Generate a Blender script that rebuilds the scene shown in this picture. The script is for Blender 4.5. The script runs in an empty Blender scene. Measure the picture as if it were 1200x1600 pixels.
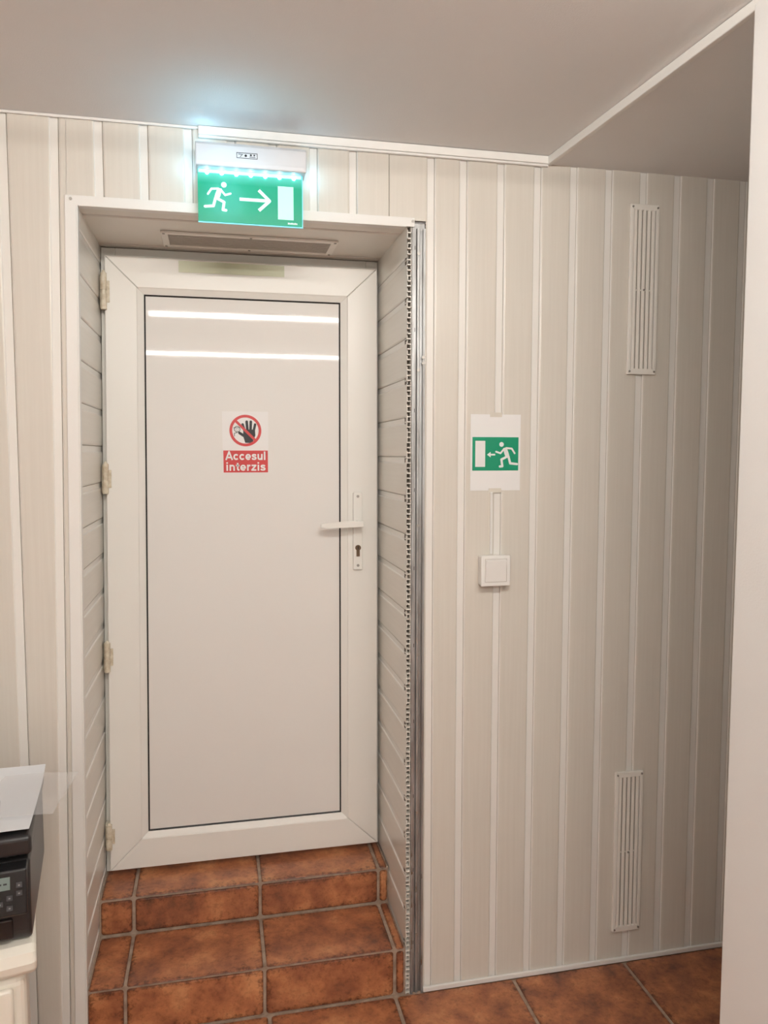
import bpy, bmesh, math, random
from math import radians, sin, cos, pi
random.seed(7)
SC = bpy.context.scene
COL = SC.collection
SC.view_settings.view_transform = 'Standard'
SC.view_settings.look = 'None'
SC.view_settings.exposure = 0.0

# ------------------------------------------------------------------ materials
def mat(name, col, rough=0.5, metal=0.0, emit=None, estr=0.0, spec=0.5, noise=None, bump=None, coat=0.0, crough=0.03):
    m = bpy.data.materials.new(name); m.use_nodes = True
    nt = m.node_tree; b = nt.nodes['Principled BSDF']
    b.inputs['Base Color'].default_value = (*col, 1)
    b.inputs['Roughness'].default_value = rough
    b.inputs['Metallic'].default_value = metal
    b.inputs['Specular IOR Level'].default_value = spec
    b.inputs['Coat Weight'].default_value = coat
    b.inputs['Coat Roughness'].default_value = crough
    if emit:
        b.inputs['Emission Color'].default_value = (*emit, 1)
        b.inputs['Emission Strength'].default_value = estr
    tc = nt.nodes.new('ShaderNodeTexCoord')
    if noise:            # (scale xyz, second colour, low, high)
        sc, c2, lo, hi = noise
        mp = nt.nodes.new('ShaderNodeMapping'); mp.inputs['Scale'].default_value = sc
        nz = nt.nodes.new('ShaderNodeTexNoise'); nz.inputs['Scale'].default_value = 1.0
        nz.inputs['Detail'].default_value = 5; nz.inputs['Roughness'].default_value = 0.6
        rp = nt.nodes.new('ShaderNodeValToRGB')
        rp.color_ramp.elements[0].position = lo; rp.color_ramp.elements[0].color = (*c2, 1)
        rp.color_ramp.elements[1].position = hi; rp.color_ramp.elements[1].color = (*col, 1)
        nt.links.new(tc.outputs['Object'], mp.inputs['Vector'])
        nt.links.new(mp.outputs[0], nz.inputs['Vector'])
        nt.links.new(nz.outputs['Fac'], rp.inputs[0])
        nt.links.new(rp.outputs[0], b.inputs['Base Color'])
    if bump:             # (scale, strength)
        n2 = nt.nodes.new('ShaderNodeTexNoise'); n2.inputs['Scale'].default_value = bump[0]
        n2.inputs['Detail'].default_value = 4
        bp = nt.nodes.new('ShaderNodeBump'); bp.inputs['Strength'].default_value = bump[1]
        bp.inputs['Distance'].default_value = 0.002
        nt.links.new(tc.outputs['Object'], n2.inputs['Vector'])
        nt.links.new(n2.outputs['Fac'], bp.inputs['Height'])
        nt.links.new(bp.outputs[0], b.inputs['Normal'])
    return m

M = {}
M['board'] = mat('cladding board', (0.735, 0.695, 0.625), 0.31, noise=((110, 30, 3.0), (0.71, 0.668, 0.597), 0.36, 0.62))
M['board_h'] = mat('cladding board lengthwise', (0.81, 0.775, 0.71), 0.30, noise=((3, 3, 110), (0.785, 0.75, 0.685), 0.36, 0.62))
M['groove'] = mat('cladding groove', (0.86, 0.84, 0.795), 0.3)  # pale strip, with the light its sides catch painted into the colour
M['seam'] = mat('cladding seam', (0.50, 0.455, 0.395), 0.7)
M['trim'] = mat('white plastic trim', (0.85, 0.835, 0.80), 0.35)
M['ceil'] = mat('ceiling paint', (0.88, 0.875, 0.865), 0.9, noise=((3, 3, 3), (0.86, 0.855, 0.845), 0.3, 0.7), bump=(350, 0.25))
M['plaster'] = mat('plaster wall paint', (0.87, 0.865, 0.85), 0.85, bump=(250, 0.15))
M['plain'] = mat('room paint', (0.89, 0.885, 0.87), 0.9, bump=(200, 0.1))
M['pvc'] = mat('door plastic', (0.88, 0.87, 0.825), 0.30)
M['bead'] = mat('door bead plastic', (0.87, 0.86, 0.815), 0.32)
M['panel'] = mat('door panel', (0.84, 0.825, 0.795), 0.5, spec=0.22, coat=0.26, crough=0.035)
M['black'] = mat('black rubber', (0.012, 0.012, 0.012), 0.6)
M['dark'] = mat('dark cavity', (0.05, 0.042, 0.035), 0.9)
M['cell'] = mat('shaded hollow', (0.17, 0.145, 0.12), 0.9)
M['hinge'] = mat('aged cream hinge plastic', (0.74, 0.68, 0.55), 0.4, noise=((60, 60, 60), (0.52, 0.43, 0.30), 0.3, 0.6))
M['metal'] = mat('galvanised steel', (0.50, 0.51, 0.51), 0.44, 0.75, noise=((45, 45, 6), (0.30, 0.295, 0.285), 0.35, 0.62))
M['rust'] = mat('rust stain', (0.16, 0.09, 0.05), 0.9, noise=((90, 90, 60), (0.28, 0.25, 0.22), 0.4, 0.6))
M['steel'] = mat('screw steel', (0.40, 0.38, 0.35), 0.4, 0.8)
M['brass'] = mat('worn lock metal', (0.16, 0.11, 0.07), 0.4, 0.7)
M['vent'] = mat('cream vent plastic', (0.88, 0.85, 0.79), 0.35)
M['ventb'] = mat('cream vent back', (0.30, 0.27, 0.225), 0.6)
M['ventg'] = mat('grey dusty grille', (0.50, 0.46, 0.41), 0.6)
M['switch'] = mat('white switch plastic', (0.87, 0.855, 0.82), 0.3)
M['paper'] = mat('white paper', (0.87, 0.865, 0.855), 0.6)
M['sheetw'] = mat('sheet white', (0.74, 0.755, 0.78), 0.45)
M['red'] = mat('sticker red', (0.60, 0.035, 0.035), 0.4)
M['ink'] = mat('black ink', (0.015, 0.015, 0.018), 0.5)
M['white'] = mat('sticker white', (0.87, 0.86, 0.85), 0.4)
M['green'] = mat('sticker green', (0.0, 0.29, 0.15), 0.4)
M['gstrip'] = mat('pale green strip', (0.66, 0.70, 0.52), 0.4)
M['exgreen'] = mat('lit green plate', (0.0, 0.23, 0.13), 0.25, emit=(0.0, 0.36, 0.20), estr=0.62)
M['exwhite'] = mat('lit white pictogram', (0.7, 0.8, 0.8), 0.3, emit=(0.60, 0.95, 0.92), estr=0.50)
M['expale'] = mat('lit pale green doorway', (0.45, 0.75, 0.66), 0.3, emit=(0.38, 0.85, 0.72), estr=0.52)
M['led'] = mat('led', (0.8, 0.9, 1), 0.3, emit=(0.45, 0.90, 1.0), estr=14)
M['ledbar'] = mat('led bar', (0.5, 0.8, 1), 0.3, emit=(0.15, 0.72, 1.0), estr=1.7)
M['acryl'] = mat('clear plate edge', (0.25, 0.65, 0.75), 0.15, emit=(0.15, 0.7, 0.85), estr=0.6)
M['housing'] = mat('exit light housing', (0.70, 0.70, 0.72), 0.4)
M['print'] = mat('printer plastic', (0.020, 0.019, 0.020), 0.35, bump=(400, 0.1))
M['printg'] = mat('printer gloss', (0.012, 0.012, 0.013), 0.2)
M['lcd'] = mat('display', (0.20, 0.25, 0.235), 0.5, spec=0.2)
M['btn'] = mat('printer button', (0.04, 0.04, 0.045), 0.5)
M['btnw'] = mat('button mark', (0.22, 0.22, 0.22), 0.6)
M['cream'] = mat('cream cabinet plastic', (0.86, 0.825, 0.73), 0.35)
M['tube'] = mat('fluorescent tube', (1, 1, 1), 0.5, emit=(1.0, 0.952, 0.885), estr=139)
M['fix'] = mat('lamp housing', (0.8, 0.8, 0.78), 0.4)
M['tape'] = mat('tape', (0.74, 0.70, 0.62), 0.2)

# edge-lit plate: brighter and bluer just under the row of diodes
nt = M['exgreen'].node_tree; b = nt.nodes['Principled BSDF']
tc = nt.nodes.new('ShaderNodeTexCoord'); sx = nt.nodes.new('ShaderNodeSeparateXYZ'); rp = nt.nodes.new('ShaderNodeValToRGB')
mr_ = nt.nodes.new('ShaderNodeMapRange'); mr_.inputs['From Min'].default_value = 0.0; mr_.inputs['From Max'].default_value = 0.122
nt.links.new(tc.outputs['Object'], sx.inputs[0]); nt.links.new(sx.outputs['Z'], mr_.inputs['Value']); nt.links.new(mr_.outputs[0], rp.inputs[0])
e = rp.color_ramp.elements; e[0].position = 0.0; e[0].color = (0.0, 0.30, 0.17, 1); e[1].position = 1.0; e[1].color = (0.30, 1.0, 1.0, 1)
x = e.new(0.74); x.color = (0.0, 0.37, 0.23, 1)
nt.links.new(rp.outputs[0], b.inputs['Emission Color'])

def sleeve_mat():
    m = bpy.data.materials.new('clear sleeve plastic'); m.use_nodes = True
    nt = m.node_tree; b = nt.nodes['Principled BSDF']; out = nt.nodes['Material Output']
    b.inputs['Base Color'].default_value = (0.85, 0.85, 0.87, 1); b.inputs['Roughness'].default_value = 0.18
    t = nt.nodes.new('ShaderNodeBsdfTransparent'); mx = nt.nodes.new('ShaderNodeMixShader'); mx.inputs[0].default_value = 0.28
    nt.links.new(t.outputs[0], mx.inputs[1]); nt.links.new(b.outputs[0], mx.inputs[2]); nt.links.new(mx.outputs[0], out.inputs[0])
    return m
M['sleeve'] = sleeve_mat()

def tile_mat():
    m = bpy.data.materials.new('terracotta tile'); m.use_nodes = True
    nt = m.node_tree; N = nt.nodes; L = nt.links; b = N['Principled BSDF']
    at = N.new('ShaderNodeAttribute'); at.attribute_name = 'tile'
    sep = N.new('ShaderNodeSeparateColor'); L.new(at.outputs['Color'], sep.inputs[0])
    tc = N.new('ShaderNodeTexCoord')
    n1 = N.new('ShaderNodeTexNoise'); n1.inputs['Scale'].default_value = 11; n1.inputs['Detail'].default_value = 8; n1.inputs['Roughness'].default_value = 0.62
    n2 = N.new('ShaderNodeTexNoise'); n2.inputs['Scale'].default_value = 75; n2.inputs['Detail'].default_value = 6; n2.inputs['Roughness'].default_value = 0.75
    add = N.new('ShaderNodeVectorMath'); add.operation = 'ADD'
    L.new(tc.outputs['Object'], add.inputs[0])
    cmb = N.new('ShaderNodeCombineXYZ'); L.new(sep.outputs[1], cmb.inputs[0]); L.new(sep.outputs[1], cmb.inputs[1])
    sc = N.new('ShaderNodeVectorMath'); sc.operation = 'SCALE'; sc.inputs['Scale'].default_value = 9.0; L.new(cmb.outputs[0], sc.inputs[0])
    L.new(sc.outputs[0], add.inputs[1])
    L.new(add.outputs[0], n1.inputs['Vector']); L.new(add.outputs[0], n2.inputs['Vector'])
    tv = N.new('ShaderNodeMath'); tv.operation = 'MULTIPLY_ADD'; tv.inputs[1].default_value = 0.13; tv.inputs[2].default_value = -0.06
    L.new(sep.outputs[1], tv.inputs[0])
    ts = N.new('ShaderNodeMath'); ts.operation = 'ADD'; L.new(n1.outputs['Fac'], ts.inputs[0]); L.new(tv.outputs[0], ts.inputs[1])
    r1 = N.new('ShaderNodeValToRGB'); e = r1.color_ramp.elements
    e[0].position = 0.30; e[0].color = (0.16, 0.064, 0.036, 1)
    e[1].position = 0.69; e[1].color = (0.61, 0.285, 0.130, 1)
    x = r1.color_ramp.elements.new(0.42); x.color = (0.30, 0.105, 0.050, 1)
    x = r1.color_ramp.elements.new(0.55); x.color = (0.45, 0.172, 0.074, 1)
    L.new(ts.outputs[0], r1.inputs[0])
    r2 = N.new('ShaderNodeValToRGB'); r2.color_ramp.elements[0].position = 0.36; r2.color_ramp.elements[1].position = 0.50
    r2.color_ramp.elements[0].color = (0.42, 0.40, 0.39, 1); r2.color_ramp.elements[1].color = (1, 1, 1, 1)
    L.new(n2.outputs['Fac'], r2.inputs[0])
    mx = N.new('ShaderNodeMix'); mx.data_type = 'RGBA'; mx.blend_type = 'MULTIPLY'; mx.inputs[0].default_value = 0.5
    L.new(r1.outputs[0], mx.inputs[6]); L.new(r2.outputs[0], mx.inputs[7])
    ma = N.new('ShaderNodeMath'); ma.operation = 'ADD'; L.new(sep.outputs[0], ma.inputs[0])
    mb_ = N.new('ShaderNodeMath'); mb_.operation = 'MULTIPLY_ADD'; mb_.inputs[1].default_value = 2.0; mb_.inputs[2].default_value = -0.90
    L.new(n2.outputs['Fac'], mb_.inputs[0]); L.new(mb_.outputs[0], ma.inputs[1])
    r3 = N.new('ShaderNodeValToRGB'); r3.color_ramp.elements[0].position = 0.10; r3.color_ramp.elements[1].position = 0.60
    r3.color_ramp.elements[0].color = (0.38, 0.32, 0.30, 1); r3.color_ramp.elements[1].color = (1, 1, 1, 1)
    L.new(ma.outputs[0], r3.inputs[0])
    m2 = N.new('ShaderNodeMix'); m2.data_type = 'RGBA'; m2.blend_type = 'MULTIPLY'; m2.inputs[0].default_value = 1.0
    L.new(mx.outputs[2], m2.inputs[6]); L.new(r3.outputs[0], m2.inputs[7])
    L.new(m2.outputs[2], b.inputs['Base Color'])
    b.inputs['Roughness'].default_value = 0.30
    bp = N.new('ShaderNodeBump'); bp.inputs['Strength'].default_value = 0.4; bp.inputs['Distance'].default_value = 0.002
    L.new(n1.outputs['Fac'], bp.inputs['Height']); L.new(bp.outputs[0], b.inputs['Normal'])
    return m
M['tile'] = tile_mat()
M['grout'] = mat('grout', (0.42, 0.325, 0.25), 0.9, noise=((30, 30, 30), (0.28, 0.20, 0.15), 0.35, 0.6))

# ------------------------------------------------------------------ mesh helper
PL = {}
class MB:
    def __init__(s): s.v = []; s.f = []; s.m = []; s.c = []
    def vert(s, p, c=(1, 0, 0, 1)):
        s.v.append(tuple(p)); s.c.append(c); return len(s.v) - 1
    def face(s, pts, m=0, cs=None):
        ids = [s.vert(p, cs[i] if cs else (1, 0, 0, 1)) for i, p in enumerate(pts)]
        s.f.append(ids); s.m.append(m)
    def box(s, x0, x1, y0, y1, z0, z1, m=0):
        b = [s.vert(p) for p in ((x0,y0,z0),(x1,y0,z0),(x1,y1,z0),(x0,y1,z0),(x0,y0,z1),(x1,y0,z1),(x1,y1,z1),(x0,y1,z1))]
        for q in ((0,3,2,1),(4,5,6,7),(0,1,5,4),(1,2,6,5),(2,3,7,6),(3,0,4,7)):
            s.f.append([b[i] for i in q]); s.m.append(m)
    def prism(s, pts, fn, d0, d1, m=0):
        n = len(pts)
        a = [s.vert(fn(u, v, d0)) for u, v in pts]; b = [s.vert(fn(u, v, d1)) for u, v in pts]
        s.f.append(a[:]); s.m.append(m); s.f.append(b[::-1]); s.m.append(m)
        for i in range(n):
            j = (i + 1) % n; s.f.append([a[j], a[i], b[i], b[j]]); s.m.append(m)
    def cyl(s, p0, p1, r, n=20, m=0, r2=None, caps=True):
        from mathutils import Vector
        p0 = Vector(p0); p1 = Vector(p1); d = (p1 - p0).normalized()
        t = Vector((0, 0, 1)) if abs(d.z) < 0.9 else Vector((1, 0, 0))
        u = d.cross(t).normalized(); w = d.cross(u); r2 = r if r2 is None else r2
        a = [s.vert(p0 + (u*cos(2*pi*i/n) + w*sin(2*pi*i/n))*r) for i in range(n)]
        b = [s.vert(p1 + (u*cos(2*pi*i/n) + w*sin(2*pi*i/n))*r2) for i in range(n)]
        for i in range(n):
            j = (i+1) % n; s.f.append([a[i], a[j], b[j], b[i]]); s.m.append(m)
        if caps: s.f.append(a[::-1]); s.m.append(m); s.f.append(b[:]); s.m.append(m)
    def poly(s, pts, y, m=0): s.face([(u, y, v) for u, v in pts], m)
    def disc(s, cx, cz, r, y, m=0, n=32): s.poly([(cx + r*cos(2*pi*i/n), cz + r*sin(2*pi*i/n)) for i in range(n)], y, m)
    def ring(s, cx, cz, r0, r1, y, m=0, n=40):
        for i in range(n):
            a, b = 2*pi*i/n, 2*pi*(i+1)/n
            s.poly([(cx+r0*cos(a), cz+r0*sin(a)), (cx+r1*cos(a), cz+r1*sin(a)), (cx+r1*cos(b), cz+r1*sin(b)), (cx+r0*cos(b), cz+r0*sin(b))], y, m)
    def stroke(s, pts, w, y, m=0, cap=True):
        for k in range(len(pts)-1):
            (x0, z0), (x1, z1) = pts[k], pts[k+1]
            L = math.hypot(x1-x0, z1-z0) or 1e-9; nx, nz = -(z1-z0)/L*w/2, (x1-x0)/L*w/2
            s.poly([(x0+nx, z0+nz), (x0-nx, z0-nz), (x1-nx, z1-nz), (x1+nx, z1+nz)], y - 0.000004*k, m)
        if cap:
            pp = pts if cap is True else pts[1:-1]
            for k, (x, z) in enumerate(pp): s.disc(x, z, w/2, y - 0.00004 - 0.000004*k, m, 16)
    def build(s, name, mats, parent=None, origin=None, bevel=0, seg=2, smooth=False, local=False, attr=False, normals=True):
        if not isinstance(mats, (list, tuple)): mats = [mats]
        if parent is not None:
            o3 = (0, 0, 0) if local else PL[parent.name]
        else:
            if origin is None:
                xs = [p[0] for p in s.v]; ys = [p[1] for p in s.v]; zs = [p[2] for p in s.v]
                origin = ((min(xs)+max(xs))/2, (min(ys)+max(ys))/2, min(zs))
            o3 = origin
        me = bpy.data.meshes.new(name)
        me.from_pydata([(p[0]-o3[0], p[1]-o3[1], p[2]-o3[2]) for p in s.v], [], s.f)
        for mt in mats: me.materials.append(mt)
        for i, p in enumerate(me.polygons): p.material_index = s.m[i]
        if attr:
            ca = me.color_attributes.new('tile', 'FLOAT_COLOR', 'POINT')
            for i, c in enumerate(s.c): ca.data[i].color = c
        if normals:
            bm = bmesh.new(); bm.from_mesh(me); bmesh.ops.recalc_face_normals(bm, faces=bm.faces); bm.to_mesh(me); bm.free()
        if smooth:
            me.shade_smooth()
            try: me.set_sharp_from_angle(angle=radians(35))
            except Exception: pass
        o = bpy.data.objects.new(name, me); COL.objects.link(o)
        if parent is not None: o.parent = parent; PL[o.name] = o3
        else: o.location = o3; PL[o.name] = o3
        if bevel:
            md = o.modifiers.new('bevel', 'BEVEL'); md.width = bevel; md.segments = seg; md.limit_method = 'ANGLE'; md.angle_limit = radians(40)
        return o

def tag(o, label=None, cat=None, group=None, kind=None):
    if label: o['label'] = label
    if cat: o['category'] = cat
    if group: o['group'] = group
    if kind: o['kind'] = kind
    return o
def thing(name, label, cat, loc=(0, 0, 0), rotz=0, group=None, kind=None):
    o = bpy.data.objects.new(name, None); COL.objects.link(o); o.empty_display_size = 0.05
    o.location = loc; o.rotation_euler = (0, 0, rotz); PL[o.name] = tuple(loc)
    return tag(o, label, cat, group, kind)

# bold upright lettering drawn stroke by stroke (units: x-height = 1)
def arc(cx, cy, rx, ry, a0, a1, n=12): return [(cx+rx*cos(radians(a0+(a1-a0)*i/n)), cy+ry*sin(radians(a0+(a1-a0)*i/n))) for i in range(n+1)]
GL = {
 'A': (1.20, [[(0.12, 0), (0.60, 1.36), (1.08, 0)], [(0.30, 0.42), (0.90, 0.42)]]),
 'c': (0.92, [arc(0.46, 0.5, 0.31, 0.38, 40, 320)]),
 'e': (0.94, [arc(0.46, 0.5, 0.31, 0.38, 0, 318), [(0.16, 0.47), (0.86, 0.47)]]),
 's': (0.86, [[(0.70, 0.72), (0.60, 0.85), (0.42, 0.88), (0.24, 0.84), (0.18, 0.73), (0.24, 0.60), (0.44, 0.52), (0.62, 0.45), (0.70, 0.30), (0.62, 0.17), (0.42, 0.12), (0.22, 0.16), (0.12, 0.30)]]),
 'u': (0.96, [[(0.20, 1.0), (0.20, 0.42)] + arc(0.46, 0.38, 0.26, 0.26, 180, 350, 8) + [(0.74, 0.5)], [(0.75, 1.0), (0.75, 0.0)]]),
 'l': (0.46, [[(0.22, 0), (0.22, 1.40)]]),
 'i': (0.46, [[(0.22, 0), (0.22, 1.0)], [(0.22, 1.17), (0.22, 1.41)]]),
 'n': (0.96, [[(0.20, 0), (0.20, 1.0)], [(0.21, 0.55)] + arc(0.47, 0.60, 0.27, 0.28, 170, 0, 8) + [(0.74, 0.0)]]),
 't': (0.62, [[(0.30, 1.30), (0.30, 0.32), (0.36, 0.16), (0.55, 0.12)], [(0.04, 0.88), (0.55, 0.88)]]),
 'r': (0.66, [[(0.20, 0), (0.20, 1.0)], [(0.21, 0.52), (0.27, 0.76), (0.40, 0.87), (0.58, 0.86)]]),
 'z': (0.84, [[(0.08, 0.88), (0.68, 0.88), (0.12, 0.12), (0.76, 0.12)]]),
}
def write(mb, body, xc, z, width, u, y, sw=0.26, m=0):
    tot = sum(GL[c][0] for c in body); k = width/tot; x = xc - width/2
    for n_, c in enumerate(body):
        wd, sts = GL[c]
        for s_ in sts: mb.stroke([(x + a*k, z + b*u) for a, b in s_], sw*u, y - 0.00001*n_, m, cap='inner')
        x += wd*k

# ------------------------------------------------------------------ key sizes (metres)
XL, XR = -0.325, 0.488          # recess side faces
ZL = 2.087                      # recess soffit
YB = 0.37                       # back of recess (door frame face)
ZC, ZC2 = 2.289, 2.271          # ceilings
RX0, RX1, RY0 = -1.7, 1.9, -4.3 # room

# the old recess is out of plumb: its left side leans by two or three centimetres
def lean(o, only=None):
    ox, oy, oz = PL[o.name]
    for v in o.data.vertices:
        x, z = v.co.x+ox, v.co.z+oz
        if only and not (only[0] <= x <= only[1]): continue
        w = min(1.0, max(0.0, (XR-x)/(XR-XL)))
        v.co.x += (0.010 - 0.0165*(2.09-z))*w
    return o

# ------------------------------------------------------------------ cladding
def clad(mb, a0, a1, grooves, b0, b1, fn, gw=0.023, gd=0.004, thin=()):
    x = a0
    def q(u0, d0, u1, d1, m): mb.face([fn(u0, d0, b0), fn(u1, d1, b0), fn(u1, d1, b1), fn(u0, d0, b1)], m)
    for g in sorted(list(grooves) + list(thin)):
        if g in thin:
            if g-0.001 <= x or g+0.001 >= a1: continue
            q(x, 0, g-0.001, 0, 0); q(g-0.001, 0, g, 0.003, 2); q(g, 0.003, g+0.001, 0, 2); x = g+0.001; continue
        l, r = g-gw/2, g+gw/2
        if l <= x or r >= a1: continue
        q(x, 0, l-0.003, 0, 0); q(l-0.003, 0, l, 0.0008, 0); q(l, 0.0008, l+0.0022, gd, 1); q(l+0.0022, gd, r-0.0035, gd, 1)
        q(r-0.0035, gd, r-0.0029, gd+0.002, 2); q(r-0.0029, gd+0.002, r-0.0022, gd, 2); q(r-0.0022, gd, r, 0.0008, 1); q(r, 0.0008, r+0.003, 0, 0); x = r+0.003
    q(x, 0, a1, 0, 0)

gl = [-0.366 - 0.1031*k for k in range(0, 13)]
gm = [-0.263, -0.160, -0.057, 0.045, 0.146, 0.247, 0.347]
gr = [0.640 + 0.1037*k for k in range(0, 13)]
wb = MB()
F = lambda a, d, b: (a, d, b)
clad(wb, RX0, -0.348, [-0.3735]+[g-0.004 for g in gl[1:]], 0, ZC, F)
clad(wb, -0.3475, 0.537, gm, ZL+0.015, ZC, F, thin=(0.440,))
clad(wb, 0.537, RX1, [0.552]+gr, 0, ZC, F)
wb.box(RX0, -0.3445, 0.012, 0.42, 0, ZC, 3); wb.box(0.545, RX1, 0.012, 0.42, 0, ZC, 3)
wb.box(-0.342, 0.545, 0.012, 0.42, ZL+0.013, ZC, 3); wb.box(-0.38, 0.545, 0.46, 0.50, 0, ZC, 3)
wo = wb.build('wall_back', [M['board'], M['groove'], M['seam'], M['plain']], origin=(0, 0, 0), normals=False); wo['kind'] = 'structure'
lean(wo, (-0.389, -0.344))

rz = [0.17 + 0.1035*k for k in range(0, 19)]
ml = MB(); clad(ml, 0, ZL, rz, 0.0, 0.42, lambda a, d, b: (XL-d, b, a), gw=0.020, gd=0.003)
lean(ml.build('wall_recess_left', [M['board_h'], M['groove'], M['seam']], origin=(0, 0, 0), normals=False))['kind'] = 'structure'
mr = MB(); clad(mr, 0, ZL, [z-0.03 for z in rz], 0.0, 0.42, lambda a, d, b: (XR+d, b, a), gw=0.020, gd=0.003)
mr.box(XR+0.0105, 0.4995, 0.0, 0.40, 0, ZL, 0)
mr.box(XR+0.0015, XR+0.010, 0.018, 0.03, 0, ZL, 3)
z = 0.004
while z < ZL-0.01:
    j = random.uniform(-0.003, 0.004)
    mr.box(XR+0.0006, 0.4988, j, 0.024, z, z+0.0030, 0)
    if random.random() < 0.75: mr.box(XR-0.0004, XR+0.0012, -random.uniform(0.001, 0.006), 0.01, z, z+random.uniform(0.006, 0.014), 0)
    if random.random() < 0.5: mr.box(0.4975, 0.4992, -random.uniform(0.001, 0.003), 0.01, z, z+0.012, 0)
    z += 0.0135
mr.build('wall_recess_right', [M['board_h'], M['groove'], M['seam'], M['cell']], origin=(0, 0, 0), normals=False)['kind'] = 'structure'
mt = MB(); clad(mt, 0.0, 0.42, [0.075, 0.34], XL-0.01, 0.50, lambda a, d, b: (b, a, ZL+d), gw=0.014, gd=0.003)
mt.build('wall_recess_top', [M['board_h'], M['groove'], M['seam']], origin=(0, 0, 0), normals=False)['kind'] = 'structure'

def wall(name, *b, m='plain'):
    x = MB(); x.box(*b); x.build(name, M[m], origin=(0, 0, 0))['kind'] = 'structure'
wall('wall_left', RX0-0.1, RX0, RY0, 0, 0, ZC)
wall('wall_right', RX1, RX1+0.1, RY0, 0, 0, ZC)
wall('wall_front', RX0, RX1, RY0-0.1, RY0, 0, ZC)
pw = MB(); pw.box(0.910, RX1-0.001, -1.00, -0.76, 0.0, ZC2-0.001)
pw.build('wall_partition', M['plaster'], origin=(0, 0, 0), bevel=0.006, seg=3)['kind'] = 'structure'

c = MB(); c.box(RX0, RX1, RY0, 0.02, ZC, ZC+0.08)
c.prism([(0.880, 0.012), (0.960, -1.10), (RX1, -1.10), (RX1, 0.012)], lambda u, v, d: (u, v, d), ZC2, ZC-0.0005)
c.build('ceiling', M['ceil'], origin=(0, 0, ZC))['kind'] = 'structure'
t = MB(); t.prism([(0.868, -0.001), (0.948, -1.10), (0.962, -1.10), (0.882, -0.001)], lambda u, v, d: (u, v, d), ZC2-0.004, ZC-0.001)
t.build('trim_1', M['trim'], origin=(0, 0, 0), bevel=0.002)['kind'] = 'structure'
t = MB(); t.box(-0.033, 0.872, -0.014, -0.0005, 2.268, ZC-0.001); t.box(-0.033, 0.872, -0.010, -0.0005, 2.262, 2.268)
t.build('trim_2', M['trim'], origin=(0, 0, 0), bevel=0.0015)['kind'] = 'structure'
t = MB(); t.box(-0.352, -0.3255, -0.0045, -0.0005, 0, ZL+0.021); t.box(-0.3255, -0.3225, -0.0045, 0.018, 0, ZL)
lean(t.build('trim_3', M['trim'], origin=(0, 0, 0), bevel=0.0012))['kind'] = 'structure'
t = MB(); t.box(-0.318, 0.507, -0.0045, -0.0005, ZL-0.002, ZL+0.021); t.box(-0.312, 0.485, -0.0045, 0.018, ZL-0.003, ZL-0.0005)
tr = t.build('trim_4', M['trim'], origin=(0, 0, 0), bevel=0.0012); tr['kind'] = 'structure'
for x in (-0.328, 0.502):
    s = MB(); s.cyl((x, -0.0065, ZL+0.012), (x, -0.004, ZL+0.012), 0.0035, 12); s.build('screw', M['steel'], tr)
t = MB(); t.box(0.537, RX1, -0.008, -0.0005, 0.0035, 0.018); t.build('baseboard_back', M['trim'], origin=(0, 0, 0), bevel=0.002)['kind'] = 'structure'
t = MB(); t.box(RX0, -0.033, -0.006, -0.0005, ZC-0.007, ZC-0.0005); t.build('trim_5', M['trim'], origin=(0, 0, 0), bevel=0.0015)['kind'] = 'structure'

# ------------------------------------------------------------------ bare steel stud
st = thing('metal_stud', 'bare galvanised steel stud running up the exposed right edge of the door recess', 'metal stud', (0.518, 0, 0))
TS = ZL-0.004
s = MB(); s.box(0.5005, 0.5365, 0.006, 0.0075, 0.0, ZL+0.010)
s.box(0.5005, 0.502, -0.003, 0.006, 0.0, TS); s.box(0.535, 0.5365, -0.003, 0.006, 0.0, TS)
s.box(0.502, 0.5065, -0.003, -0.0018, 0.0, TS); s.box(0.5305, 0.535, -0.003, -0.0018, 0.0, TS)
s.prism([(0.513, 0.0062), (0.5155, 0.001), (0.5215, 0.001), (0.524, 0.0062)], lambda u, v, d: (u, v, d), 0.0, TS)
z = 0.14
while z < 2.05:            # small punched holes
    s.box(0.5095, 0.5110, 0.0054, 0.0061, z, z+0.010, 1); z += 0.21
for (xa, za, wd, hh) in ((0.5022, 0.345, 0.0042, 0.030), (0.5022, 0.250, 0.0035, 0.055), (0.5158, 0.290, 0.0050, 0.035), (0.5022, 0.395, 0.0030, 0.022), (0.5308, 0.330, 0.0030, 0.018), (0.5022, 0.130, 0.0040, 0.060), (0.5308, 0.080, 0.0035, 0.050)):
    yy_ = -0.0033 if xa < 0.51 or xa > 0.53 else 0.0007
    s.prism([(xa, za), (xa+wd, za+0.004), (xa+wd*0.8, za+hh*0.6), (xa+wd*0.4, za+hh), (xa, za+hh*0.8)], lambda u, v, d: (u, d, v), yy_, yy_+0.0004, 2)
s.build('channel', [M['metal'], M['dark'], M['rust']], st, bevel=0.0003)
for zz in (2.02, 1.72, 1.31, 0.96, 0.52, 0.17):
    s = MB(); s.cyl((0.5185, 0.001, zz), (0.5185, -0.0015, zz), 0.0042, 12); s.build('screw', M['steel'], st)
s = MB(); s.box(0.527, 0.5375, -0.0055, -0.003, 1.735, 1.742); s.box(0.527, 0.5375, -0.0055, -0.003, 1.75, 1.757); s.box(0.5345, 0.5375, -0.0055, -0.003, 1.742, 1.75)
s.build('clip', M['steel'], st)

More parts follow.
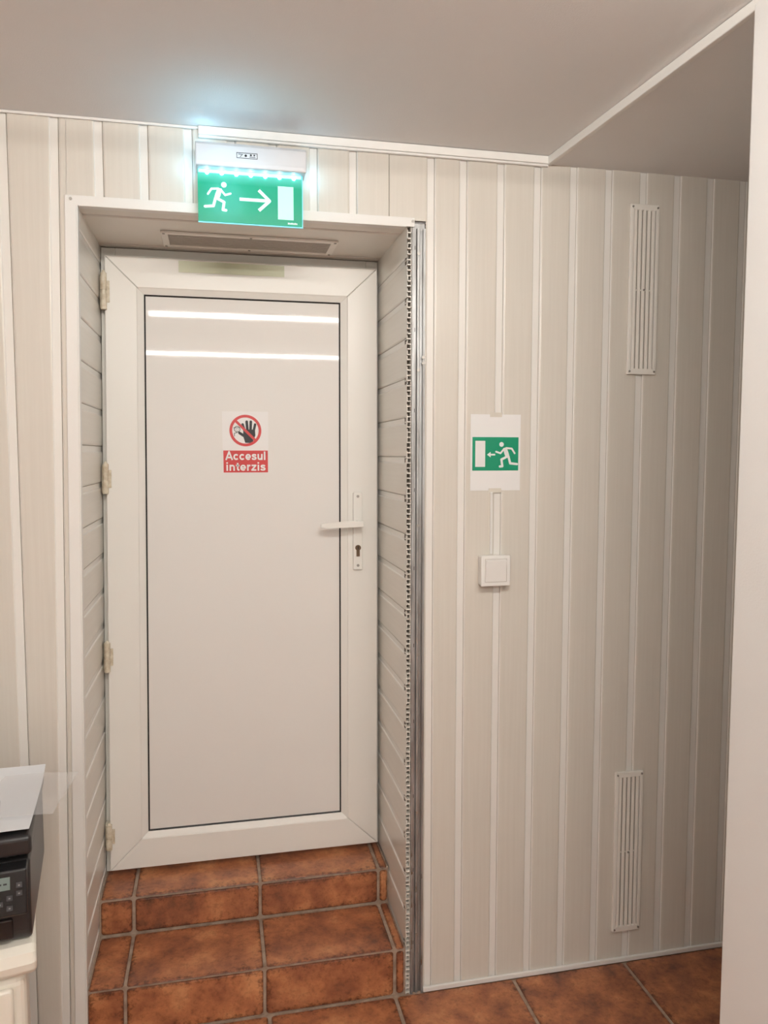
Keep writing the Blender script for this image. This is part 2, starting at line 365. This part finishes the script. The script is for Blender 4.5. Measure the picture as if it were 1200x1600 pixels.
# ------------------------------------------------------------------ floor and steps
GX = [0.458 + 0.346*k for k in range(-7, 6)]
def tile(mb, o, u, v, w, h, nrm, g=0.004, th=0.0035, b=0.024):
    g = g + random.uniform(-0.0006, 0.0008)
    o = [o[i] + u[i]*g + v[i]*g for i in range(3)]; w -= 2*g; h -= 2*g
    if w < 0.012 or h < 0.012: return
    b = min(b, w*0.3, h*0.3); rnd = random.random()
    P = lambda a, c_, d: tuple(o[i] + u[i]*a + v[i]*c_ + nrm[i]*d for i in range(3))
    def rr(e, r=0.008):
        r = min(r, (min(w, h)-2*e)*0.45); out = []
        for (cx_, cy_, a0) in ((e+r, e+r, 180), (w-e-r, e+r, 270), (w-e-r, h-e-r, 0), (e+r, h-e-r, 90)):
            for k in range(4): a = radians(a0+30*k); out.append((cx_+r*cos(a), cy_+r*sin(a)))
        return out
    lv = [(0, 0.0, 0.0), (0.0012, th*0.7, 0.1), (0.0040, th, 0.25), (b, th+0.0004, 0.8), (min(b*2.2, w*.42, h*.42), th+0.0004, 1.0)]
    R = []
    for e, d, cc in lv: R.append([mb.vert(P(a, c_, d), (cc, rnd, 0, 1)) for a, c_ in rr(e)])
    for k in range(len(R)-1):
        n = len(R[k])
        for i in range(n):
            j = (i+1) % n; mb.f.append([R[k][i], R[k][j], R[k+1][j], R[k+1][i]]); mb.m.append(0)
    mb.f.append(R[-1]); mb.m.append(0)
X, Y, Z = (1, 0, 0), (0, 1, 0), (0, 0, 1); NY = (0, -1, 0)
fl = MB(); fl.box(RX0, RX1, RY0, 0.4, -0.08, 0.0, 1)
for i in range(len(GX)-1):
    x0, x1 = max(GX[i], RX0), min(GX[i+1], RX1)
    if x1 - x0 < 0.02: continue
    for j in range(13):
        y1 = -0.002 - 0.346*j; y0 = max(y1-0.346, RY0)
        if y1-y0 > 0.02: tile(fl, (x0, y0, 0), X, Y, x1-x0, y1-y0, Z)
fl.build('floor', [M['tile'], M['grout']], origin=(0, 0, 0), attr=True)['kind'] = 'structure'
sp = MB()
S1, S2 = 0.135, 0.247
sp.box(XL, XR, 0.004, 0.46, 0, S1, 1); sp.box(XL, XR, 0.224, 0.46, S1, S2, 1)
edges = [XL] + [g for g in GX if XL < g < XR] + [XR]
for i in range(len(edges)-1):
    x0, w = edges[i], edges[i+1]-edges[i]
    tile(sp, (x0, 0.004, 0.0), X, Z, w, S1-0.004, NY)
    tile(sp, (x0, -0.004, S1), X, Y, w, 0.226, Z)
    tile(sp, (x0, 0.224, S1+0.004), X, Z, w, S2-S1-0.008, NY)
    tile(sp, (x0, 0.216, S2), X, Y, w, 0.20, Z)
so = lean(sp.build('steps', [M['tile'], M['grout']], origin=(0.08, 0.2, 0), attr=True))
tag(so, 'two terracotta tiled steps climbing into the recess below the white door', 'steps')

# ------------------------------------------------------------------ door
d = thing('door_1', None, None, (0.08, 0.40, S2+0.004), kind='structure')
f = MB(); zb = S2+0.004
f.box(XL+0.001, -0.285, YB, 0.44, zb, ZL-0.002); f.box(0.45, XR-0.001, YB, 0.44, zb, ZL-0.002)
f.box(-0.285, 0.45, YB, 0.44, 2.04, ZL-0.002); f.box(-0.285, 0.45, YB, 0.44, zb, zb+0.03)
lean(f.build('door_frame', M['pvc'], d, bevel=0.002))
LX0, LX1, LZ0, LZ1 = -0.310, 0.478, 0.268, 2.056
PX0, PX1, PZ0, PZ1 = -0.200, 0.362, 0.379, 1.949
YF = 0.337
def mring(mb, ox0, ox1, oz0, oz1, ix0, ix1, iz0, iz1, yo, yi, yb, m=0, gap=0.0007):
    O = [(ox0, oz0), (ox1, oz0), (ox1, oz1), (ox0, oz1)]; I = [(ix0, iz0), (ix1, iz0), (ix1, iz1), (ix0, iz1)]
    for k in range(4):
        j = (k+1) % 4
        if k in (0, 2):
            s_ = 1 if k == 0 else -1
            q = [(O[k][0]+s_*gap, O[k][1]), (O[j][0]-s_*gap, O[j][1]), (I[j][0]-s_*gap, I[j][1]), (I[k][0]+s_*gap, I[k][1])]
        else: q = [O[k], O[j], I[j], I[k]]
        ys = (yo, yo, yi, yi)
        a = [mb.vert((q[i][0], ys[i], q[i][1])) for i in range(4)]; b = [mb.vert((q[i][0], yb, q[i][1])) for i in range(4)]
        mb.f.append(a); mb.m.append(m); mb.f.append(b[::-1]); mb.m.append(m)
        for i in range(4):
            n_ = (i+1) % 4; mb.f.append([a[n_], a[i], b[i], b[n_]]); mb.m.append(m)
l = MB(); mring(l, LX0, LX1, LZ0, LZ1, -0.222, 0.386, 0.358, 1.970, YF, YF, YB-0.001)
leaf = lean(l.build('door_leaf', M['pvc'], d, bevel=0.0025))
l = MB(); mring(l, -0.222, 0.386, 0.358, 1.970, PX0-0.004, PX1+0.004, PZ0-0.004, PZ1+0.004, YF+0.002, YF+0.010, YB-0.001)
lean(l.build('glazing_bead', M['bead'], d))
l = MB(); mring(l, PX0-0.004, PX1+0.004, PZ0-0.004, PZ1+0.004, PX0, PX1, PZ0, PZ1, YF+0.009, YF+0.012, YB-0.001, gap=0)
lean(l.build('gasket', M['black'], d))
l = MB(); l.box(PX0, PX1, YF+0.013, YF+0.03, PZ0, PZ1); lean(l.build('door_panel', M['panel'], d))
for zc, hh in ((1.955, 0.10), (1.430, 0.085), (0.913, 0.085), (0.375, 0.075)):
    h = MB()
    h.box(-0.324, -0.311, YF+0.006, YB, zc-hh*0.45, zc+hh*0.45)
    h.box(-0.3095, -0.296, YF-0.004, YF, zc-hh*0.3, zc+hh*0.3)
    ho = lean(h.build('hinge', M['hinge'], d, bevel=0.0015))
    h = MB(); h.cyl((-0.3115, YF-0.006, zc-hh*0.5), (-0.3115, YF-0.006, zc-hh*0.06), 0.0085, 18)
    h.cyl((-0.3115, YF-0.006, zc+hh*0.04), (-0.3115, YF-0.006, zc+hh*0.5), 0.0085, 18)
    h.cyl((-0.3115, YF-0.006, zc-hh*0.06), (-0.3115, YF-0.006, zc+hh*0.04), 0.0065, 18)
    h.cyl((-0.3115, YF-0.006, zc+hh*0.5), (-0.3115, YF-0.006, zc+hh*0.58), 0.0060, 14, r2=0.003)
    lean(h.build('barrel', M['hinge'], ho, smooth=True))
HX = 0.416
h = MB(); h.prism([(HX-0.0145, 1.146), (HX+0.0145, 1.146), (HX+0.0145, 1.382), (HX+0.0105, 1.386), (HX-0.0105, 1.386), (HX-0.0145, 1.382)], lambda u, v, dd: (u, dd, v), YF-0.009, YF)
pl = h.build('handle_plate', M['pvc'], d, bevel=0.003, seg=3)
for zz in (1.372, 1.160):
    h = MB(); h.cyl((HX, YF-0.0105, zz), (HX, YF-0.009, zz), 0.0042, 14); h.build('screw', M['steel'], pl)
h = MB(); h.cyl((HX, YF-0.009, 1.290), (HX, YF-0.045, 1.290), 0.011, 24, r2=0.0095)
pts = [(HX+0.011, 1.300), (HX-0.02, 1.3005), (HX-0.10, 1.296), (HX-0.118, 1.292), (HX-0.119, 1.282), (HX-0.10, 1.280), (HX-0.02, 1.281), (HX+0.011, 1.281)]
h.prism(pts, lambda u, v, dd: (u, dd + (0.010 if u < HX-0.11 else 0), v), YF-0.056, YF-0.042)
h.build('lever', M['pvc'], d, bevel=0.003, seg=3, smooth=True)
h = MB(); h.cyl((HX, YF-0.0115, 1.2145), (HX, YF-0.009, 1.2145), 0.0088, 20); h.box(HX-0.005, HX+0.005, YF-0.0115, YF-0.009, 1.188, 1.208)
lc = h.build('lock_cylinder', M['brass'], d)
h = MB(); h.box(HX-0.0012, HX+0.0012, YF-0.0122, YF-0.0116, 1.210, 1.219); h.build('keyhole', M['black'], lc)
g = MB(); g.box(-0.100, 0.200, YF-0.0012, YF-0.0002, 2.018, 2.050)
tag(g.build('luminous_strip', M['gstrip']), 'pale green blank sticker strip along the top rail of the white door', 'sticker')

# prohibition sticker on the door panel
yp = YF + 0.0125
sx0, sx1, sz0, sz1 = 0.015, 0.149, 1.444, 1.626
cx = (sx0+sx1)/2
stt = thing('warning_sticker', 'white and red no-entry sticker with a raised black hand on the door panel', 'sticker', (cx, yp, sz0))
g = MB(); g.box(sx0, sx1, yp-0.0006, yp, sz0, sz1); g.build('backing', M['white'], stt)
g = MB(); g.box(sx0+0.002, sx1-0.002, yp-0.0010, yp-0.0006, sz0+0.002, 1.511); g.build('red_field', M['red'], stt)
cz = 1.5700; r = 0.0465; yi = yp-0.0011
g = MB()
hx, hz = cx+0.010, cz-0.008
g.poly([(hx-0.017, hz-0.008), (hx-0.011, hz-0.028), (hx+0.010, hz-0.029), (hx+0.019, hz-0.006), (hx+0.018, hz+0.011), (hx-0.016, hz+0.011)], yi)
for (a, b, wd) in (((-0.0122, 0.006), (-0.018, 0.026), 0.0074), ((-0.0040, 0.007), (-0.006, 0.034), 0.0078), ((0.0048, 0.007), (0.006, 0.034), 0.0078), ((0.0136, 0.005), (0.0185, 0.026), 0.0072), ((-0.011, -0.010), (-0.0275, 0.001), 0.0078)):
    g.stroke([(hx+a[0], hz+a[1]), (hx+b[0], hz+b[1])], wd, yi-0.00005)
mx_, mz_ = cx-0.024, cz+0.004
g.ring(mx_, mz_, 0.0075, 0.0093, yi); g.stroke([(mx_-0.010, mz_+0.004), (mx_+0.008, mz_+0.004)], 0.0016, yi)
g.stroke([(mx_-0.008, mz_-0.020), (mx_-0.008, mz_-0.012), (mx_, mz_-0.010)], 0.0017, yi)
g.disc(mx_-0.003, mz_-0.001, 0.0012, yi); g.disc(mx_+0.003, mz_-0.001, 0.0012, yi); g.stroke([(mx_-0.003, mz_-0.0050), (mx_+0.003, mz_-0.0050)], 0.001, yi)
g.build('hand_pictogram', M['ink'], stt, normals=False)
g = MB(); g.ring(cx, cz, r-0.0080, r, yi-0.0006, n=56); k = (r-0.005)*0.7071
g.stroke([(cx-k, cz+k), (cx+k, cz-k)], 0.0075, yi-0.0007, cap=False); g.build('prohibition_ring', M['red'], stt, normals=False)
g = MB(); write(g, 'Accesul', cx, 1.4830, 0.120, 0.0180, yp-0.0013); g.build('lettering', M['white'], stt, normals=False)
g = MB(); write(g, 'interzis', cx, 1.4510, 0.118, 0.0180, yp-0.0013); g.build('lettering', M['white'], stt, normals=False)

# ------------------------------------------------------------------ running man
def runner(mb, x, z, s, y, flip=1, m=0):
    T = lambda p: [(x + flip*a*s, z + b*s) for a, b in p]
    mb.disc(x + flip*0.66*s, z+0.90*s, 0.092*s, y, m, 24)
    mb.poly(T([(0.45, 0.79), (0.59, 0.76), (0.55, 0.56), (0.48, 0.39), (0.32, 0.41), (0.37, 0.58)]), y, m)
    mb.stroke(T([(0.56, 0.72), (0.70, 0.56), (0.88, 0.62)]), 0.070*s, y-0.00005, m)
    mb.stroke(T([(0.47, 0.76), (0.24, 0.74), (0.12, 0.56)]), 0.070*s, y-0.0001, m)
    mb.stroke(T([(0.43, 0.43), (0.66, 0.32), (0.62, 0.06), (0.72, 0.05)]), 0.092*s, y-0.00015, m)
    mb.stroke(T([(0.37, 0.43), (0.30, 0.17), (0.02, 0.14)]), 0.092*s, y-0.0002, m)

# ------------------------------------------------------------------ exit light
el = thing('exit_light', 'lit green emergency exit light with running figure and right arrow above the door', 'exit light', (0.09, -0.03, 2.058))
e = MB(); e.prism([(-0.0585, 2.180), (-0.0605, 2.190), (-0.0605, 2.228), (-0.054, 2.2365), (-0.0006, 2.2365), (-0.0006, 2.180)], lambda u, v, dd: (dd, u, v), -0.040, 0.222)
e.build('housing', M['housing'], el, bevel=0.003, seg=3)
e = MB(); e.box(-0.036, 0.213, -0.034, -0.030, 2.058, 2.180); e.build('sign_plate', M['exgreen'], el, bevel=0.0005)
e = MB(); e.box(-0.036, 0.213, -0.0338, -0.0302, 2.0555, 2.0578); e.box(0.2132, 0.2150, -0.0338, -0.0302, 2.0555, 2.179); e.build('plate_edge', M['acryl'], el)
ye = -0.0345
e = MB(); runner(e, -0.021, 2.083, 0.070, ye); e.build('running_figure', M['exwhite'], el, normals=False)
e = MB(); az = 2.115
e.stroke([(0.062, az), (0.128, az)], 0.0075, ye, cap=False); e.stroke([(0.108, az+0.024), (0.134, az), (0.108, az-0.024)], 0.0075, ye-0.0001, cap=False)
e.disc(0.1335, az, 0.0040, ye-0.0002); e.build('arrow', M['exwhite'], el, normals=False)
e = MB(); e.poly([(0.154, 2.073), (0.192, 2.073), (0.192, 2.152), (0.154, 2.152)], ye); e.build('doorway_symbol', M['expale'], el, normals=False)
e = MB()
for i in range(6): e.poly([(0.178+0.004*i, 2.0625), (0.1808+0.004*i, 2.0625), (0.1808+0.004*i, 2.0625+(0.003 if i % 2 else 0.0042)), (0.178+0.004*i, 2.0665)], ye)
e.build('small_print', M['exwhite'], el, normals=False)
e = MB(); e.box(-0.034, 0.211, -0.0352, -0.0342, 2.1715, 2.1795); e.build('led_strip', M['ledbar'], el)
for i in range(7):
    x = -0.014 + i*0.0345
    e = MB(); e.cyl((x, -0.0353, 2.1715), (x, -0.0385, 2.1725), 0.0046, 14, r2=0.0028); e.build('led', M['led'], el)
e = MB(); yy = -0.0609
for a in (((0.056, 2.202), (0.104, 2.202)), ((0.056, 2.214), (0.104, 2.214)), ((0.056, 2.202), (0.056, 2.214)), ((0.104, 2.202), (0.104, 2.214)), ((0.060, 2.2105), (0.070, 2.2105)), ((0.064, 2.205), (0.068, 2.2085)), ((0.086, 2.2055), (0.099, 2.2055))):
    e.stroke(a, 0.0014, yy)
e.disc(0.077, 2.208, 0.0030, yy); e.disc(0.089, 2.210, 0.0024, yy); e.disc(0.097, 2.210, 0.0020, yy)
e.build('printed_marking', M['ink'], el, normals=False)

# ------------------------------------------------------------------ evacuation notice on the clad wall
nt_ = thing('evacuation_notice', 'white laminated notice with green running figure and left arrow taped to the panelling', 'sign', (0.735, -0.001, 1.402))
g = MB(); g.box(0.664, 0.806, -0.0016, -0.0008, 1.402, 1.607); g.build('paper', M['paper'], nt_)
g = MB(); g.box(0.669, 0.800, -0.0022, -0.0016, 1.456, 1.546); g.build('green_field', M['green'], nt_)
g = MB(); yn = -0.0024
g.poly([(0.677, 1.466), (0.705, 1.466), (0.705, 1.536), (0.677, 1.536)], yn)
g.stroke([(0.719, 1.499), (0.7335, 1.499)], 0.0045, yn, cap=False); g.poly([(0.7100, 1.499), (0.7205, 1.5065), (0.7205, 1.4915)], yn-0.0001)
runner(g, 0.7975, 1.4635, 0.070, yn-0.0001, flip=-1)
g.build('pictogram', M['white'], nt_, normals=False)
for (x0, x1, z0, z1) in ((0.718, 0.752, 1.600, 1.612), (0.716, 0.752, 1.396, 1.408)):
    g = MB(); g.box(x0, x1, -0.0020, -0.0017, z0, z1); g.build('tape', M['tape'], nt_)

g = MB(); g.box(0.7205, 0.7275, -0.006, -0.0005, 1.229, 1.398)
tag(g.build('cable_cover', M['trim'], bevel=0.0015), 'slim white cable cover strip between the notice and the light switch', 'cable cover')
sw = thing('light_switch', 'square white surface-mounted light switch below the evacuation notice', 'light switch', (0.727, 0, 1.147))
g = MB(); g.box(0.688, 0.767, -0.026, -0.0005, 1.147, 1.226); g.build('box', M['switch'], sw, bevel=0.003, seg=3)
g = MB(); g.box(0.686, 0.769, -0.034, -0.0265, 1.145, 1.228); g.build('cover_frame', M['switch'], sw, bevel=0.003, seg=3)
g = MB(); g.prism([(-0.0345, 1.159), (-0.0395, 1.216), (-0.0345, 1.2175)], lambda u, v, dd: (dd, u, v), 0.6985, 0.7565)
g.build('rocker', M['switch'], sw, bevel=0.0008)
g = MB(); mring(g, 0.6965, 0.7585, 1.1565, 1.2195, 0.6975, 0.7575, 1.1575, 1.2185, -0.0343, -0.0343, -0.034, gap=0); g.build('gap_line', M['seam'], sw)

# ------------------------------------------------------------------ wall vents
def vent(x0, x1, z0, z1, label):
    v = thing('wall_vent', label, 'vent', ((x0+x1)/2, 0, z0), group='long cream grilles on the clad wall')
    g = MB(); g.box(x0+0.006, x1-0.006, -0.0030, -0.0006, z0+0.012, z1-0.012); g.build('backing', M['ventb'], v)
    g = MB(); mring(g, x0, x1, z0, z1, x0+0.010, x1-0.010, z0+0.016, z1-0.016, -0.009, -0.0095, -0.0005, gap=0)
    zm = (z0+z1)/2; g.box(x0+0.010, x1-0.010, -0.0060, -0.002, zm-0.002, zm+0.002)
    g.build('frame', M['vent'], v, bevel=0.0015)
    n = 5; w = (x1-x0-0.020)
    for i in range(n):
        xc = x0+0.010 + w*(i+0.5)/n
        g = MB(); g.prism([(xc-0.0048, -0.0062), (xc-0.0022, -0.0098), (xc+0.0022, -0.0098), (xc+0.0048, -0.0062), (xc+0.0048, -0.0032), (xc-0.0048, -0.0032)], lambda a, b, dd: (a, b, dd), z0+0.014, z1-0.014)
        g.build('slat', M['vent'], v)
    for (xs, zs) in ((x0+0.006, z1-0.008), (x1-0.006, z1-0.008), (x0+0.006, z0+0.008), (x1-0.006, z0+0.008), ((x0+x1)/2, zm)):
        g = MB(); g.cyl((xs, -0.0115, zs), (xs, -0.0085, zs), 0.0028, 10); g.build('screw', M['steel'], v)
vent(1.116, 1.203, 1.722, 2.184, 'upper long cream slatted vent, high on the panelling near the ceiling')
vent(1.110, 1.198, 0.100, 0.582, 'lower long cream slatted vent, low on the panelling just above the floor')

v = thing('soffit_grille', 'long flat grey ventilation grille screwed to the underside of the recess above the door', 'vent', (0.1, 0.235, ZL-0.006))
gx0, gx1, gy0, gy1 = -0.138, 0.335, 0.170, 0.310
g = MB()
for b in ((gx0, gx1, gy0, gy0+0.016), (gx0, gx1, gy1-0.016, gy1), (gx0, gx0+0.018, gy0+0.016, gy1-0.016), (gx1-0.018, gx1, gy0+0.016, gy1-0.016)): g.box(*b, ZL-0.006, ZL-0.0005)
g.build('frame', M['vent'], v, bevel=0.001)
g = MB(); g.box(gx0+0.016, gx1-0.016, gy0+0.014, gy1-0.014, ZL-0.0015, ZL-0.0005); g.build('backing', M['dark'], v)
g = MB()
for i in range(9):
    y = gy0+0.020 + i*0.0118; g.box(gx0+0.018, gx1-0.018, y, y+0.0066, ZL-0.005, ZL-0.002)
for i in range(60):
    x = gx0+0.022 + i*0.0072; g.box(x, x+0.0022, gy0+0.016, gy1-0.016, ZL-0.0042, ZL-0.0022)
g.build('mesh', M['ventg'], v)
for x in (gx0+0.008, 0.098, gx1-0.008):
    for y in (gy0+0.008, gy1-0.008):
        g = MB(); g.cyl((x, y, ZL-0.008), (x, y, ZL-0.006), 0.0035, 10); g.build('screw', M['steel'], v)

# ------------------------------------------------------------------ cabinet, printer, paper
ROT = radians(8)
PX, PY, PZ = -0.347, -0.500, 0.600
cb = thing('storage_cabinet', 'cream plastic drawer cabinet standing in the corner under the black printer', 'cabinet', (PX-0.002, PY-0.006, 0.004), radians(13))
g = MB(); g.box(-0.43, -0.012, 0.0, 0.33, 0.0, 0.535); g.build('body', M['cream'], cb, local=True, bevel=0.018, seg=4)
g = MB(); g.prism([(-0.002, 0.538), (-0.016, 0.546), (-0.020, 0.566), (-0.014, 0.584), (0.0, 0.594), (0.33, 0.594), (0.345, 0.580), (0.34, 0.538)], lambda u, v, dd: (dd, u, v), -0.44, 0.006)
g.build('top', M['cream'], cb, local=True, bevel=0.012, seg=5)
for i in range(3):
    z0 = 0.02 + i*0.172
    g = MB(); g.box(-0.405, -0.035, -0.016, -0.001, z0, z0+0.158); dr = g.build('drawer', M['cream'], cb, local=True, bevel=0.008, seg=4)
    g = MB(); g.prism([(-0.28, z0+0.125), (-0.27, z0+0.105), (-0.16, z0+0.105), (-0.15, z0+0.125)], lambda u, v, dd: (u, dd, v), -0.030, -0.0162); g.build('handle', M['cream'], dr, local=True, bevel=0.003)

pr = thing('printer', 'black office printer with small display on top of the cream cabinet', 'printer', (PX, PY, PZ), ROT)
g = MB(); g.prism([(0.012, 0.0), (0.002, 0.008), (0.0, 0.022), (0.0, 0.085), (0.012, 0.150), (0.33, 0.158), (0.335, 0.01), (0.325, 0.0)], lambda u, v, dd: (dd, u, v), -0.385, -0.004)
g.build('body', M['print'], pr, local=True, bevel=0.010, seg=4)
g = MB(); g.box(-0.392, 0.0, 0.004, 0.335, 0.160, 0.198); g.build('lid', M['print'], pr, local=True, bevel=0.009, seg=4)
PB, PT = 0.066, 0.144
g = MB(); g.prism([(-0.008, PB-0.006), (-0.026, PB), (-0.012, PT), (0.014, PT+0.006), (0.014, PB-0.006)], lambda u, v, dd: (dd, u, v), -0.36, -0.008)
cp = g.build('control_panel', M['printg'], pr, local=True, bevel=0.003, seg=3)
def onp(x, t, off):
    return (x, -0.026+0.014*t - off, PB+(PT-PB)*t)
def padp(mb, xa, xb, ta, tb, off, m=0):
    q = [onp(xa, ta, off), onp(xb, ta, off), onp(xb, tb, off), onp(xa, tb, off)]
    a = [mb.vert(p) for p in q]; b = [mb.vert((p[0], p[1]+off+0.0005, p[2])) for p in q]
    mb.f.append(a); mb.m.append(m)
    for i in range(4):
        j = (i+1) % 4; mb.f.append([a[i], a[j], b[j], b[i]]); mb.m.append(m)
g = MB(); padp(g, -0.130, -0.036, 0.60, 0.88, 0.0012); lc = g.build('display', M['lcd'], cp, local=True)
g = MB()
for i, wd in enumerate((0.012, 0.004, 0.009, 0.014, 0.006)):
    xa = -0.098 + sum((0.012, 0.004, 0.009, 0.014, 0.006)[:i]) + 0.003*i; padp(g, xa, xa+wd, 0.72, 0.755, 0.0018)
g.build('display_text', M['ink'], cp, local=True)
for (xa, ta) in ((-0.074, 0.14), (-0.074, 0.36), (-0.058, 0.25), (-0.042, 0.14), (-0.042, 0.36), (-0.026, 0.62), (-0.026, 0.44)):
    g = MB(); padp(g, xa, xa+0.010, ta, ta+0.11, 0.0018); padp(g, xa+0.0035, xa+0.0065, ta+0.04, ta+0.07, 0.0022, 1); g.build('button', [M['btn'], M['btnw']], cp, local=True)
g = MB(); g.box(-0.345, -0.035, -0.006, 0.002, 0.010, 0.050); g.build('paper_tray', M['printg'], pr, local=True, bevel=0.006, seg=3)

def sheet(name, m, corner, w, h, rot, z, label, cat, amp, n=24, curl=0.0, droop=0.0, group=None, fr=1.0):
    g = MB(); idx = {}
    for i in range(n+1):
        for j in range(n+1):
            a, b = -w*i/n, h*j/n
            zz = amp*(0.5+0.3*sin(6.2*fr*i/n+4.0*j/n)+0.2*sin(9*fr*j/n-5*i/n)) + curl*max(0, j/n-0.72)**2 + (curl*0.5)*max(0, 0.25-j/n)**2
            if droop and b < droop:
                zz -= (droop-b)*0.92; b = droop - (droop-b)*0.35
            x = corner[0] + a*cos(rot) - b*sin(rot); y = corner[1] + a*sin(rot) + b*cos(rot)
            idx[i, j] = g.vert((x, y, z+zz))
    for i in range(n):
        for j in range(n): g.f.append([idx[i, j], idx[i, j+1], idx[i+1, j+1], idx[i+1, j]]); g.m.append(0)
    o = g.build(name, m, smooth=True, origin=(corner[0], corner[1], z)); return tag(o, label, cat, group)
sheet('paper_sheet', M['sheetw'], (-0.352, -0.492), 0.21, 0.297, radians(6), 0.8015, 'blank white paper sheet lying on top of the black printer', 'paper', 0.005, curl=0.16)
sheet('plastic_sleeve', M['sleeve'], (-0.318, -0.455), 0.15, 0.20, radians(-4), 0.8140, 'clear plastic sleeve overhanging the right edge of the printer lid', 'plastic sleeve', 0.005)
sheet('plastic_sleeve', M['sleeve'], (-0.384, -0.590), 0.18, 0.22, radians(12), 0.8160, 'crumpled clear plastic sleeve drooping over the front of the printer above its display', 'plastic sleeve', 0.006, droop=0.080, fr=1.4)

# ------------------------------------------------------------------ lamps
def lamp(x0, x1, y, label):
    xm = (x0+x1)/2
    o = thing('ceiling_lamp', label, 'lamp', (xm, y, ZC-0.03), group='tube lamps on the ceiling')
    g = MB(); g.box(x0-0.03, x1+0.03, y-0.016, y+0.016, ZC-0.018, ZC-0.0005); g.build('housing', M['fix'], o, bevel=0.003)
    for x in (x0-0.028, x1+0.004):
        g = MB(); g.box(x, x+0.024, y-0.014, y+0.014, ZC-0.066, ZC-0.0185); g.build('tube_holder', M['fix'], o, bevel=0.002)
    g = MB(); g.cyl((x0, y, ZC-0.050), (x1, y, ZC-0.050), 0.0115, 14); g.build('tube', M['tube'], o, smooth=True)
lamp(-0.34, 0.97, -1.60, 'fluorescent tube lamp on the ceiling nearest the door')
lamp(-0.55, 0.95, -3.25, 'fluorescent tube lamp on the ceiling farther back in the room')
# blue-white spill of the exit light's diodes
for nm, loc, en, rad in (('exit_glow_front', (0.03, -0.155, 2.150), 0.42, 0.05), ('exit_glow_top', (-0.020, -0.030, 2.256), 0.030, 0.012), ('exit_glow_side', (0.240, -0.030, 2.185), 0.050, 0.012), ('exit_glow_left', (-0.060, -0.030, 2.190), 0.040, 0.012)):
    ld = bpy.data.lights.new(nm, 'POINT'); ld.energy = en; ld.color = (0.30, 0.74, 1.0); ld.shadow_soft_size = rad
    lo = bpy.data.objects.new(nm, ld); COL.objects.link(lo); lo.location = loc

w = bpy.data.worlds.new('World'); SC.world = w; w.use_nodes = True
w.node_tree.nodes['Background'].inputs[0].default_value = (0.5, 0.48, 0.45, 1); w.node_tree.nodes['Background'].inputs[1].default_value = 0.2

# ------------------------------------------------------------------ camera
cam = bpy.data.cameras.new('camera'); co = bpy.data.objects.new('camera', cam); COL.objects.link(co)
co.location = (0, -1.973, 1.5); co.rotation_euler = (radians(90-4.3), 0, radians(-12.2))
cam.sensor_fit = 'VERTICAL'; cam.sensor_height = 36; cam.lens = 27; cam.clip_start = 0.02
SC.camera = co
